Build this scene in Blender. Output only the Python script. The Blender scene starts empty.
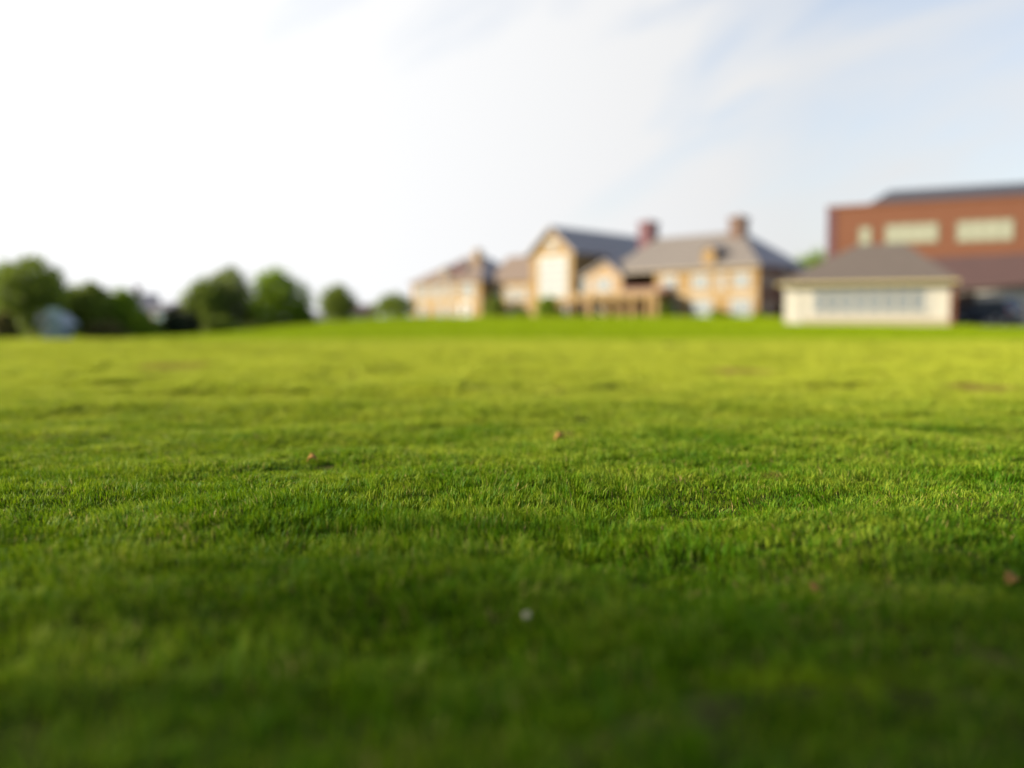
import bpy, math, random
import numpy as np

# ------------------------------------------------------------------ camera, sky, sun, exposure
SC = bpy.context.scene
COL = SC.collection
CAMH, F, HZ = 0.60, 880.0, 328.0
cam = bpy.data.cameras.new('camera')
cam_o = bpy.data.objects.new('camera', cam)
COL.objects.link(cam_o)
cam_o.location = (0, 0, CAMH)
cam_o.rotation_euler = (math.radians(90) - math.atan((384 - HZ) / F), 0, 0)
cam.sensor_width = 36
cam.lens = F / 1024 * 36
cam.clip_start = 0.05
cam.clip_end = 20000
cam.dof.use_dof = True
cam.dof.focus_distance = CAMH * F / (507 - HZ)
cam.dof.aperture_fstop = 0.60
SC.camera = cam_o

SUN_ANG, SUN_EL = math.radians(94), math.radians(17)     # anticlockwise from +Y (left of the view), height
SUN_DIR = (-math.sin(SUN_ANG) * math.cos(SUN_EL), math.cos(SUN_ANG) * math.cos(SUN_EL), math.sin(SUN_EL))
world = bpy.data.worlds.new('World')
SC.world = world
world.use_nodes = True
wn, wl = world.node_tree.nodes, world.node_tree.links
wn.clear()
w_out = wn.new('ShaderNodeOutputWorld')
w_bg = wn.new('ShaderNodeBackground')
w_bg.inputs['Strength'].default_value = 0.078
w_sky = wn.new('ShaderNodeTexSky')
w_sky.sky_type = 'NISHITA'
w_sky.sun_disc = False
w_sky.sun_elevation = SUN_EL
w_sky.sun_rotation = -SUN_ANG
w_sky.air_density = 1.0
w_sky.dust_density = 2.0
w_tc = wn.new('ShaderNodeTexCoord')
# thin bright veil towards the sun, broken wisps elsewhere
w_dot = wn.new('ShaderNodeVectorMath'); w_dot.operation = 'DOT_PRODUCT'
w_dot.inputs[1].default_value = (-0.93, 0.34, 0.10)
wl.new(w_tc.outputs['Generated'], w_dot.inputs[0])
w_map = wn.new('ShaderNodeMapping'); w_map.vector_type = 'TEXTURE'; w_map.inputs['Scale'].default_value = (1.3, 1.0, 0.28)
w_map.inputs['Rotation'].default_value = (0, math.radians(-27), 0)
wl.new(w_tc.outputs['Generated'], w_map.inputs['Vector'])
w_noise = wn.new('ShaderNodeTexNoise')
w_noise.inputs['Scale'].default_value = 2.6
w_noise.inputs['Detail'].default_value = 7
w_noise.inputs['Roughness'].default_value = 0.5
w_noise.inputs['Distortion'].default_value = 0.5
wl.new(w_map.outputs['Vector'], w_noise.inputs['Vector'])
w_mr = wn.new('ShaderNodeMapRange'); w_mr.clamp = False
w_mr.inputs['From Min'].default_value = -0.20; w_mr.inputs['From Max'].default_value = 0.55
w_mr.inputs['To Min'].default_value = 0.20; w_mr.inputs['To Max'].default_value = 1.1
wl.new(w_dot.outputs['Value'], w_mr.inputs['Value'])
w_nm = wn.new('ShaderNodeMath'); w_nm.operation = 'MULTIPLY_ADD'
w_nm.inputs[1].default_value = 2.4; w_nm.inputs[2].default_value = -0.94
wl.new(w_noise.outputs['Fac'], w_nm.inputs[0])
w_add = wn.new('ShaderNodeMath'); w_add.operation = 'ADD'; w_add.use_clamp = True
w_sep = wn.new('ShaderNodeSeparateXYZ'); wl.new(w_tc.outputs['Generated'], w_sep.inputs[0])
w_el = wn.new('ShaderNodeMapRange')                     # cloud bank thicker low down
w_el.inputs['From Min'].default_value = 0.0; w_el.inputs['From Max'].default_value = 0.42
w_el.inputs['To Min'].default_value = 0.36; w_el.inputs['To Max'].default_value = -0.22
wl.new(w_sep.outputs['Z'], w_el.inputs['Value'])
w_a0 = wn.new('ShaderNodeMath'); w_a0.operation = 'ADD'
wl.new(w_mr.outputs['Result'], w_a0.inputs[0]); wl.new(w_el.outputs['Result'], w_a0.inputs[1])
wl.new(w_a0.outputs['Value'], w_add.inputs[0]); wl.new(w_nm.outputs['Value'], w_add.inputs[1])
w_bri = wn.new('ShaderNodeMapRange')
w_bri.inputs['From Min'].default_value = 0.05; w_bri.inputs['From Max'].default_value = 0.75
w_bri.inputs['To Min'].default_value = 4.3; w_bri.inputs['To Max'].default_value = 5.9
wl.new(w_dot.outputs['Value'], w_bri.inputs['Value'])
w_cc = wn.new('ShaderNodeVectorMath'); w_cc.operation = 'SCALE'
w_cc.inputs[0].default_value = (0.985, 0.99, 1.0)
wl.new(w_bri.outputs['Result'], w_cc.inputs['Scale'])
w_blue = wn.new('ShaderNodeMixRGB'); w_blue.blend_type = 'MULTIPLY'; w_blue.inputs[0].default_value = 1
w_blue.inputs[2].default_value = (1.5, 1.40, 1.41, 1)
wl.new(w_sky.outputs['Color'], w_blue.inputs[1])
w_mix = wn.new('ShaderNodeMixRGB')
wl.new(w_add.outputs['Value'], w_mix.inputs[0])
wl.new(w_blue.outputs['Color'], w_mix.inputs[1]); wl.new(w_cc.outputs['Vector'], w_mix.inputs[2])
wl.new(w_mix.outputs['Color'], w_bg.inputs['Color'])
wl.new(w_bg.outputs['Background'], w_out.inputs['Surface'])

sun = bpy.data.lights.new('sun', 'SUN')
sun.energy = 5.0
sun.angle = math.radians(0.5)
sun.color = (1.0, 0.86, 0.66)
sun_o = bpy.data.objects.new('sun', sun)
COL.objects.link(sun_o)
sun_o.location = (-40, 0, 30)
from mathutils import Vector, Matrix
sun_o.rotation_euler = Vector(SUN_DIR).to_track_quat('Z', 'Y').to_euler()

SC.view_settings.view_transform = 'Standard'
SC.view_settings.look = 'None'
SC.view_settings.exposure = 1.3
SC.view_settings.gamma = 1.0
SC.view_settings.use_curve_mapping = False
SC.render.engine = 'CYCLES'
SC.cycles.use_denoising = True
SC.cycles.max_bounces = 6
SC.cycles.diffuse_bounces = 3
SC.cycles.transmission_bounces = 4
SC.cycles.sample_clamp_indirect = 6

rnd = random.Random(7)
NP = np.random.default_rng(11)
R = math.radians

# ------------------------------------------------------------------ helpers
def tag(o, label=None, cat=None, group=None, kind=None):
    if label: o['label'] = label
    if cat: o['category'] = cat
    if group: o['group'] = group
    if kind: o['kind'] = kind
    return o

def empty(name, loc, rz=0, label=None, cat=None, group=None):
    o = bpy.data.objects.new(name, None)
    COL.objects.link(o)
    o.location = loc; o.rotation_euler = (0, 0, rz)
    o.empty_display_size = 0.2
    return tag(o, label, cat, group)

class MB:
    """collects shapes and links them as ONE mesh object"""
    def __init__(self): self.v = []; self.f = []
    def poly(self, pts, faces):
        k = len(self.v); self.v += [tuple(p) for p in pts]
        self.f += [tuple(i + k for i in f) for f in faces]; return self
    def box(self, x0, x1, y0, y1, z0, z1):
        return self.poly([(x0,y0,z0),(x1,y0,z0),(x1,y1,z0),(x0,y1,z0),(x0,y0,z1),(x1,y0,z1),(x1,y1,z1),(x0,y1,z1)],
            [(0,3,2,1),(4,5,6,7),(0,1,5,4),(1,2,6,5),(2,3,7,6),(3,0,4,7)])
    def prism(self, prof, a0, a1, axis='y'):
        """profile (p, q) closed, extruded along axis from a0 to a1"""
        n = len(prof)
        mk = {'y': lambda p, q, a: (p, a, q), 'x': lambda p, q, a: (a, p, q), 'z': lambda p, q, a: (p, q, a)}[axis]
        pts = [mk(p, q, a0) for p, q in prof] + [mk(p, q, a1) for p, q in prof]
        return self.poly(pts, [tuple(range(n))[::-1], tuple(range(n, 2*n))] + [(i, (i+1) % n, (i+1) % n + n, i + n) for i in range(n)])
    def tube(self, p, rad, n=8, cap=True):
        p = [Vector(q) for q in p]; k = len(self.v)
        for i, q in enumerate(p):
            d = (p[min(i+1, len(p)-1)] - p[max(i-1, 0)]).normalized()
            a = d.orthogonal().normalized() if abs(d.z) < 0.99 else Vector((1, 0, 0)); b = d.cross(a)
            for j in range(n):
                t = 2*math.pi*j/n
                self.v.append(tuple(q + (a*math.cos(t) + b*math.sin(t))*rad[i]))
        for i in range(len(p)-1):
            for j in range(n):
                self.f.append((k+i*n+j, k+i*n+(j+1) % n, k+(i+1)*n+(j+1) % n, k+(i+1)*n+j))
        if cap:
            self.f.append(tuple(range(k, k+n))[::-1]); e = k+(len(p)-1)*n
            self.f.append(tuple(range(e, e+n)))
        return self
    def ellipsoid(self, c, r, nu=14, nv=8, jit=0.0, rg=None):
        k = len(self.v)
        for i in range(nv+1):
            th = math.pi*i/nv
            for j in range(nu):
                ph = 2*math.pi*j/nu
                m = 1 + (rg.uniform(-jit, jit) if rg else 0)
                self.v.append((c[0]+r[0]*m*math.sin(th)*math.cos(ph), c[1]+r[1]*m*math.sin(th)*math.sin(ph), c[2]+r[2]*m*math.cos(th)))
        for i in range(nv):
            for j in range(nu):
                self.f.append((k+i*nu+j, k+(i+1)*nu+j, k+(i+1)*nu+(j+1) % nu, k+i*nu+(j+1) % nu))
        return self
    def build(self, name, mat, parent=None, smooth=False, bevel=0):
        me = bpy.data.meshes.new(name)
        me.from_pydata(self.v, [], self.f); me.validate(); me.update()
        import bmesh
        bm = bmesh.new(); bm.from_mesh(me); bmesh.ops.recalc_face_normals(bm, faces=bm.faces)
        if bevel: bmesh.ops.bevel(bm, geom=bm.edges[:], offset=bevel, segments=2, affect='EDGES', clamp_overlap=True)
        bm.to_mesh(me); bm.free()
        if smooth: me.shade_smooth()
        me.materials.append(mat)
        o = bpy.data.objects.new(name, me); COL.objects.link(o)
        if parent: o.parent = parent
        return o

def nmesh(name, v, quads, mat, attr=None):
    """fast mesh from numpy: v (n,3), quads (m,4)"""
    me = bpy.data.meshes.new(name)
    me.vertices.add(len(v)); me.vertices.foreach_set('co', v.astype(np.float32).ravel())
    m = len(quads); k = quads.shape[1]
    me.loops.add(m*k); me.loops.foreach_set('vertex_index', quads.astype(np.int32).ravel())
    me.polygons.add(m); me.polygons.foreach_set('loop_start', np.arange(0, m*k, k, dtype=np.int32))
    me.update(calc_edges=True)
    if attr is not None:
        a = me.attributes.new('v', 'FLOAT', 'POINT'); a.data.foreach_set('value', attr.astype(np.float32))
    me.materials.append(mat)
    return me

class N:
    """tiny node-tree writer"""
    def __init__(self, name):
        self.m = bpy.data.materials.new(name); self.m.use_nodes = True
        self.n = self.m.node_tree.nodes; self.l = self.m.node_tree.links
        self.p = self.n['Principled BSDF']; self.out = self.n['Material Output']
    def new(self, t, **kw):
        x = self.n.new(t)
        for k, v in kw.items(): setattr(x, k, v)
        return x
    def noise(self, scale, detail=4, rough=0.55, vec=None, dist=0):
        x = self.new('ShaderNodeTexNoise'); x.inputs['Scale'].default_value = scale
        x.inputs['Detail'].default_value = detail; x.inputs['Roughness'].default_value = rough
        x.inputs['Distortion'].default_value = dist
        if vec is None: vec = self.new('ShaderNodeNewGeometry').outputs['Position']
        self.l.new(vec, x.inputs['Vector']); return x.outputs['Fac']
    def ramp(self, fac, stops):
        x = self.new('ShaderNodeValToRGB'); e = x.color_ramp.elements
        while len(e) < len(stops): e.new(0.5)
        for el, (p, c) in zip(e, stops): el.position = p; el.color = (*c, 1)
        self.l.new(fac, x.inputs['Fac']); return x.outputs['Color']
    def mix(self, fac, a, b, mode='MIX'):
        x = self.new('ShaderNodeMixRGB', blend_type=mode)
        for s, v in zip(x.inputs, (fac, a, b)):
            if isinstance(v, (int, float)): s.default_value = v
            elif isinstance(v, tuple): s.default_value = (*v, 1)
            else: self.l.new(v, s)
        return x.outputs['Color']
    def math(self, op, a, b=0.0, c=0.0, clamp=False):
        x = self.new('ShaderNodeMath', operation=op, use_clamp=clamp)
        for s, v in zip(x.inputs, (a, b, c)):
            if isinstance(v, (int, float)): s.default_value = v
            else: self.l.new(v, s)
        return x.outputs['Value']
    def rng(self, v, a, b, c=0.0, d=1.0, smooth=True):
        x = self.new('ShaderNodeMapRange')
        if smooth: x.interpolation_type = 'SMOOTHSTEP'
        for i, q in zip(('From Min', 'From Max', 'To Min', 'To Max'), (a, b, c, d)): x.inputs[i].default_value = q
        self.l.new(v, x.inputs['Value']); return x.outputs['Result']
    def xyz(self):
        s = self.new('ShaderNodeSeparateXYZ'); self.l.new(self.new('ShaderNodeNewGeometry').outputs['Position'], s.inputs[0]); return s.outputs
    def bump(self, h, strength=0.4, dist=0.02):
        x = self.new('ShaderNodeBump'); x.inputs['Strength'].default_value = strength; x.inputs['Distance'].default_value = dist
        self.l.new(h, x.inputs['Height']); self.l.new(x.outputs['Normal'], self.p.inputs['Normal'])

def simple(name, c, rough=0.7, metal=0.0, var=0.18, scale=3.0, spec=0.4):
    k = N(name)
    col = k.mix(k.noise(scale, 5), tuple(q*(1-var) for q in c), tuple(min(1, q*(1+var)) for q in c))
    k.l.new(col, k.p.inputs['Base Color'])
    k.p.inputs['Roughness'].default_value = rough; k.p.inputs['Metallic'].default_value = metal
    k.p.inputs['Specular IOR Level'].default_value = spec
    return k.m

def brick(name, c1, c2, mortar, scale=1.0, rough=0.85):
    k = N(name)
    tc = k.new('ShaderNodeTexCoord').outputs['Object']
    sp = k.new('ShaderNodeSeparateXYZ'); k.l.new(tc, sp.inputs[0])
    cb = k.new('ShaderNodeCombineXYZ')
    k.l.new(k.math('ADD', sp.outputs[0], sp.outputs[1]), cb.inputs[0]); k.l.new(sp.outputs[2], cb.inputs[1])
    b = k.new('ShaderNodeTexBrick')
    for i, v in (('Scale', scale), ('Brick Width', 0.24), ('Row Height', 0.08), ('Mortar Size', 0.008)): b.inputs[i].default_value = v
    b.inputs['Color1'].default_value = (*c1, 1); b.inputs['Color2'].default_value = (*c2, 1); b.inputs['Mortar'].default_value = (*mortar, 1)
    k.l.new(cb.outputs[0], b.inputs['Vector'])
    st = k.mix(k.math('MULTIPLY', k.noise(0.6, 6), 0.5), b.outputs['Color'], tuple(q*0.75 for q in c1))
    k.l.new(st, k.p.inputs['Base Color']); k.p.inputs['Roughness'].default_value = rough
    k.bump(b.outputs['Fac'], 0.3, 0.01)
    return k.m

def shingle(name, c, rough=0.75):
    k = N(name)
    tc = k.new('ShaderNodeTexCoord').outputs['Object']
    sp = k.new('ShaderNodeSeparateXYZ'); k.l.new(tc, sp.inputs[0])
    cb = k.new('ShaderNodeCombineXYZ')
    k.l.new(k.math('ADD', sp.outputs[0], sp.outputs[1]), cb.inputs[0]); k.l.new(sp.outputs[2], cb.inputs[1])
    b = k.new('ShaderNodeTexBrick')
    for i, v in (('Scale', 1.0), ('Brick Width', 0.35), ('Row Height', 0.16), ('Mortar Size', 0.012)): b.inputs[i].default_value = v
    b.inputs['Color1'].default_value = (*[q*0.8 for q in c], 1); b.inputs['Color2'].default_value = (*[q*1.2 for q in c], 1)
    b.inputs['Mortar'].default_value = (*[q*0.45 for q in c], 1)
    k.l.new(cb.outputs[0], b.inputs['Vector'])
    st = k.mix(k.noise(0.7, 5), b.outputs['Color'], c)
    k.l.new(st, k.p.inputs['Base Color']); k.p.inputs['Roughness'].default_value = rough
    return k.m

def glass(name, c, rough=0.08):
    k = N(name)
    k.l.new(k.mix(k.noise(0.8, 3), tuple(q*0.7 for q in c), c), k.p.inputs['Base Color'])
    k.p.inputs['Roughness'].default_value = rough
    k.p.inputs['Specular IOR Level'].default_value = 0.5
    return k.m

M = {
 'tan':     brick('tan_brick', (0.255,0.160,0.050), (0.195,0.120,0.038), (0.26,0.19,0.12)),
 'cream':   simple('cream_render', (0.27,0.185,0.10), 0.85),
 'stone':   simple('pale_stone_trim', (0.36,0.31,0.23), 0.8),
 'brown':   brick('brown_brick_and_shade', (0.16,0.075,0.05), (0.12,0.055,0.04), (0.18,0.12,0.10)),  # chimney pots; also shade put into the colour of side walls
 'red':     brick('red_brick', (0.170,0.058,0.025), (0.130,0.044,0.019), (0.165,0.085,0.05)),
 'umber': brick('umber_brick', (0.12,0.07,0.05), (0.095,0.055,0.042), (0.14,0.10,0.08)),
 'purple':  brick('purple_brick', (0.12,0.045,0.06), (0.095,0.04,0.05), (0.14,0.08,0.08)),
 'slate':   shingle('slate_roof', (0.215,0.20,0.212), 0.55),
 'paleroof':shingle('weathered_slate', (0.14,0.125,0.115)),
 'pinkroof':shingle('pinkish_tiles', (0.14,0.105,0.085)),
 'taupe':   shingle('taupe_shingles', (0.105,0.085,0.072)),
 'redroof': shingle('red_brown_shingles', (0.06,0.03,0.027)),
 'metal':   simple('dark_sheet_metal', (0.055,0.055,0.065), 0.5, 0.3),
 'white':   simple('white_paint', (0.45,0.44,0.41), 0.5, var=0.05),
 'creamw':  simple('cream_siding', (0.49,0.47,0.41), 0.7, var=0.06),
 'fascia':  simple('ochre_fascia', (0.45,0.38,0.18), 0.6),
 'glass':   glass('window_glass', (0.20,0.24,0.27)),
 'curtain': glass('blinds_behind_glass', (0.38,0.39,0.30), 0.25),
 'hallglass': glass('tall_window_glass', (0.27,0.31,0.34), 0.15),
 'dark':    simple('dark_door_and_shade', (0.05,0.035,0.03), 0.8),  # door tone; also stands in for shade inside the loggia
 'door':    simple('painted_door', (0.16,0.25,0.28), 0.5),
 'grey':    simple('grey_render', (0.34,0.32,0.28), 0.8),
 'bluewall':simple('pale_blue_siding', (0.30,0.34,0.40), 0.7),
 'mullion': simple('sage_window_frame', (0.17,0.19,0.13), 0.5),
 'shedwall':simple('pale_blue_boards', (0.24,0.28,0.33), 0.6),
 'greyroof':shingle('grey_house_roof', (0.14,0.14,0.17)),
 'asphalt': simple('asphalt', (0.05,0.05,0.05), 0.9),
 'carpaint':None, 'tyre': simple('tyre_rubber', (0.02,0.02,0.02), 0.85), 'rim': simple('wheel_alloy', (0.5,0.5,0.52), 0.3, 0.9),
 'carglass':glass('car_glass', (0.05,0.06,0.07), 0.03),
 'lamp':    simple('red_lens', (0.45,0.02,0.02), 0.25), 'headlamp': simple('clear_lens', (0.7,0.7,0.7), 0.15),
 'bark':    simple('bark', (0.11,0.08,0.055), 0.9, scale=8),
 'blackplastic': simple('black_plastic', (0.025,0.025,0.028), 0.6),
 'plate':   simple('plate', (0.7,0.7,0.65), 0.5),
}
k = N('dark_blue_car_paint'); k.p.inputs['Base Color'].default_value = (0.018, 0.026, 0.055, 1)
k.p.inputs['Roughness'].default_value = 0.3; k.p.inputs['Coat Weight'].default_value = 0.8
k.l.new(k.mix(k.noise(4), (0.016,0.024,0.05), (0.024,0.032,0.06)), k.p.inputs['Base Color'])
M['carpaint'] = k.m

# ------------------------------------------------------------------ terrain
def _hash(ix, iy, seed):
    h = (ix.astype(np.int64)*374761393 + iy.astype(np.int64)*668265263 + seed*974634777) & 0xffffffff
    h = ((h ^ (h >> 13))*1274126177) & 0xffffffff
    return ((h ^ (h >> 16)) & 0xffff)/65535.0
def vnoise(x, y, seed):
    ix, iy = np.floor(x), np.floor(y); fx, fy = x-ix, y-iy
    fx = fx*fx*fx*(fx*(fx*6-15)+10); fy = fy*fy*fy*(fy*(fy*6-15)+10)
    a = _hash(ix, iy, seed); b = _hash(ix+1, iy, seed); c = _hash(ix, iy+1, seed); d = _hash(ix+1, iy+1, seed)
    return (a*(1-fx)+b*fx)*(1-fy)+(c*(1-fx)+d*fx)*fy - 0.5
def sstep(v, a, b):
    t = np.clip((v-a)/(b-a), 0, 1); return t*t*(3-2*t)
def terrain(x, y):
    x = np.asarray(x, float); y = np.asarray(y, float)
    near = 1 - sstep(y, 25, 60)
    z = 0.046*vnoise(x/0.55+3.3, y/0.40, 1) + 0.085*vnoise(x/1.5, y/0.95+5.1, 2) + 0.026*vnoise(x/0.22, y/0.2, 5)
    z = z*near*(0.6+0.4*sstep(y, 0, 2.0)) + 0.065*vnoise(x/4.1, y/2.6, 3)*near*sstep(y, 2, 6) + 0.10*vnoise(x/13, y/9, 4)*sstep(y, 4, 16)*(1-sstep(y, 34, 44))
    # the worn rim that curves across the lower right corner
    cx, cy, rr = 0.56, 0.98, 0.40
    q = np.hypot((x-cx)/1.25, (y-cy)/0.9)
    z = z + 0.022*np.exp(-((q-rr)/0.05)**2)*sstep(y, 0.95, 1.15)
    ratio = x/np.maximum(y, 5)
    m = sstep(ratio, -0.50, -0.10)
    zr = np.interp(y, [0, 40, 44, 48, 59, 75, 105, 150, 400], [0, 0, 0.04, 0.22, 0.80, 1.24, 1.96, 2.12, 2.2])
    zl = np.interp(y, [0, 45, 60, 75, 90, 150, 400, 3000], [0, 0.01, -0.20, -0.44, -0.58, -1.1, -3.0, -14])
    return z + zl*(1-m) + zr*m
def tz(x, y): return float(terrain(x, y))

xs = np.concatenate([-np.geomspace(4000, 60, 14), np.linspace(-58, -6, 66), np.arange(-5.9, 5.95, 0.06), np.linspace(6, 58, 66), np.geomspace(60, 4000, 14)])
ys = np.concatenate([[-300, -80, -20, -8, -3], np.arange(-2, 7, 0.05), np.arange(7, 20, 0.2), np.arange(20, 160, 1.0), np.geomspace(160, 6000, 22)])
X, Y = np.meshgrid(xs, ys); Z = terrain(X, Y)
gv = np.stack([X, Y, Z], -1).reshape(-1, 3)
nx, ny = len(xs), len(ys)
ii = (np.arange(ny-1)[:, None]*nx + np.arange(nx-1)[None, :]).ravel()
k = N('turf_soil')
P = k.xyz()
farY = k.math('MAXIMUM', k.rng(P[1], 55, 110), k.math('MAXIMUM', k.rng(k.math('SUBTRACT', k.math('ABSOLUTE', P[0]), k.math('MULTIPLY', k.math('ABSOLUTE', P[1]), 0.62)), 7.0, 9.0), k.rng(P[1], -4.5, -3.5, 1.0, 0.0)))
soil = k.ramp(k.noise(9, 6), [(0.3, (0.030,0.030,0.012)), (0.7, (0.07,0.075,0.02))])
turf = k.ramp(k.noise(0.35, 6), [(0.3, (0.10,0.155,0.012)), (0.7, (0.16,0.20,0.02))])
k.l.new(k.mix(farY, soil, turf), k.p.inputs['Base Color'])
k.p.inputs['Roughness'].default_value = 1.0; k.p.inputs['Specular IOR Level'].default_value = 0.0
me = nmesh('ground', gv, np.stack([ii, ii+1, ii+1+nx, ii+nx], 1), k.m)
me.shade_smooth()
g = bpy.data.objects.new('ground', me); COL.objects.link(g); tag(g, kind='structure')

# ------------------------------------------------------------------ grass
def grass_mat(name, green, yellow, dry, seed):
    k = N(name)
    at = k.new('ShaderNodeAttribute', attribute_name='v').outputs['Fac']        # one random number per blade
    P = k.xyz()
    big = k.noise(1.7, 4); small = k.noise(9.0, 3)
    # the pitch is drier and yellower out in the open than on the near strip and the bank; its sunlit tips are painted in too
    fieldy = k.math('MULTIPLY', k.rng(P[1], 1.7, 10), k.math('SUBTRACT', 1.0, k.rng(P[1], 40, 46)))
    f = k.math('ADD', k.math('MULTIPLY_ADD', big, 1.4, -0.62), k.math('MULTIPLY', fieldy, 0.80))
    f = k.math('ADD', f, k.math('MULTIPLY_ADD', at, 0.7, -0.35), clamp=True)
    c = k.mix(f, green, yellow)
    c = k.mix(k.rng(P[1], 41, 47), c, k.mix(at, (0.20, 0.32, 0.001), (0.28, 0.38, 0.002)))
    geo = k.new('ShaderNodeNewGeometry').outputs['Position']
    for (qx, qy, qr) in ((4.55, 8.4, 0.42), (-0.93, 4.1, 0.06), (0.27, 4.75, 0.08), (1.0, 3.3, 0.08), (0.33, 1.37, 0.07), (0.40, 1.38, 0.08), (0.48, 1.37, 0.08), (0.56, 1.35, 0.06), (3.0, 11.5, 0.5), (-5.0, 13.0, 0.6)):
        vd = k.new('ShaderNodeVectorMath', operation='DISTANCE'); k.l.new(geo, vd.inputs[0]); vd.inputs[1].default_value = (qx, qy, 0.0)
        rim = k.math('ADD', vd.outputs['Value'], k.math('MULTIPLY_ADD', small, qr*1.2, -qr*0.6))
        c = k.mix(k.math('MULTIPLY', k.rng(rim, qr*0.55, qr*1.1, 1.0, 0.0), 0.75), c, (0.24, 0.15, 0.055) if qy > 1.9 else (0.30, 0.42, 0.01))  # near ones: worn rim grass, made brighter in place of sunlight on it
    spk = k.mix(k.math('MULTIPLY', k.rng(k.noise(26.0, 3), 0.36, 0.60, 1.0, 0.0), k.rng(P[1], 6, 14, 0.75, 0.15)), (1.0, 1.0, 1.0), (0.55, 0.62, 0.65))
    c = k.mix(1.0, c, spk, 'MULTIPLY')
    isdry = k.rng(k.math('ADD', at, k.math('MULTIPLY_ADD', small, 0.5, -0.25)), 0.96, 1.02)
    c = k.mix(k.math('MULTIPLY', isdry, 0.8), c, dry)
    k.l.new(c, k.p.inputs['Base Color'])
    k.p.inputs['Roughness'].default_value = 0.55; k.p.inputs['Specular IOR Level'].default_value = 0.12
    tr = k.new('ShaderNodeBsdfTranslucent'); k.l.new(k.mix(0.35, c, (0.20, 0.24, 0.0)), tr.inputs['Color'])
    ms = k.new('ShaderNodeMixShader'); ms.inputs[0].default_value = 0.38
    k.l.new(k.p.outputs[0], ms.inputs[1]); k.l.new(tr.outputs[0], ms.inputs[2]); k.l.new(ms.outputs[0], k.out.inputs['Surface'])
    return k.m
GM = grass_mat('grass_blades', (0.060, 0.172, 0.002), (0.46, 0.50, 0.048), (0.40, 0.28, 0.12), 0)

def blades(n, size, h0, h1, w, seed, bend=0.5):
    g = np.random.default_rng(seed)
    px = g.uniform(-size/2, size/2, n); py = g.uniform(-size/2, size/2, n)
    a = g.uniform(0, 2*np.pi, n)                    # side direction of the blade
    clump = g.uniform(-size/2, size/2, (14, 2)); d = np.hypot(px[:, None]-clump[:, 0], py[:, None]-clump[:, 1]); near = d.argmin(1)
    ca = g.uniform(0, 2*np.pi, 14)[near] + g.normal(0, 0.7, n)
    hh = g.uniform(h0, h1, n)*g.uniform(0.55, 1.35, 14)[near]
    le = np.abs(g.normal(0, bend, n))*hh
    lx, ly = np.cos(ca)*le, np.sin(ca)*le
    wx, wy = np.cos(a)*w/2*g.uniform(0.7, 1.3, n), np.sin(a)*w/2
    z0 = -0.012*np.ones(n)
    v = np.stack([
        np.stack([px-wx, py-wy, z0], 1), np.stack([px+wx, py+wy, z0], 1),
        np.stack([px+lx*0.35-wx*0.9, py+ly*0.35-wy*0.9, hh*0.6], 1), np.stack([px+lx*0.35+wx*0.9, py+ly*0.35+wy*0.9, hh*0.6], 1),
        np.stack([px+lx-wx*0.12, py+ly-wy*0.12, hh], 1), np.stack([px+lx+wx*0.12, py+ly+wy*0.12, hh], 1)], 1).reshape(-1, 3)
    b = np.arange(n)*6
    q = np.concatenate([np.stack([b, b+1, b+3, b+2], 1), np.stack([b+2, b+3, b+5, b+4], 1)])
    return v, q, np.repeat(g.uniform(0, 1, n), 6)

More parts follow.
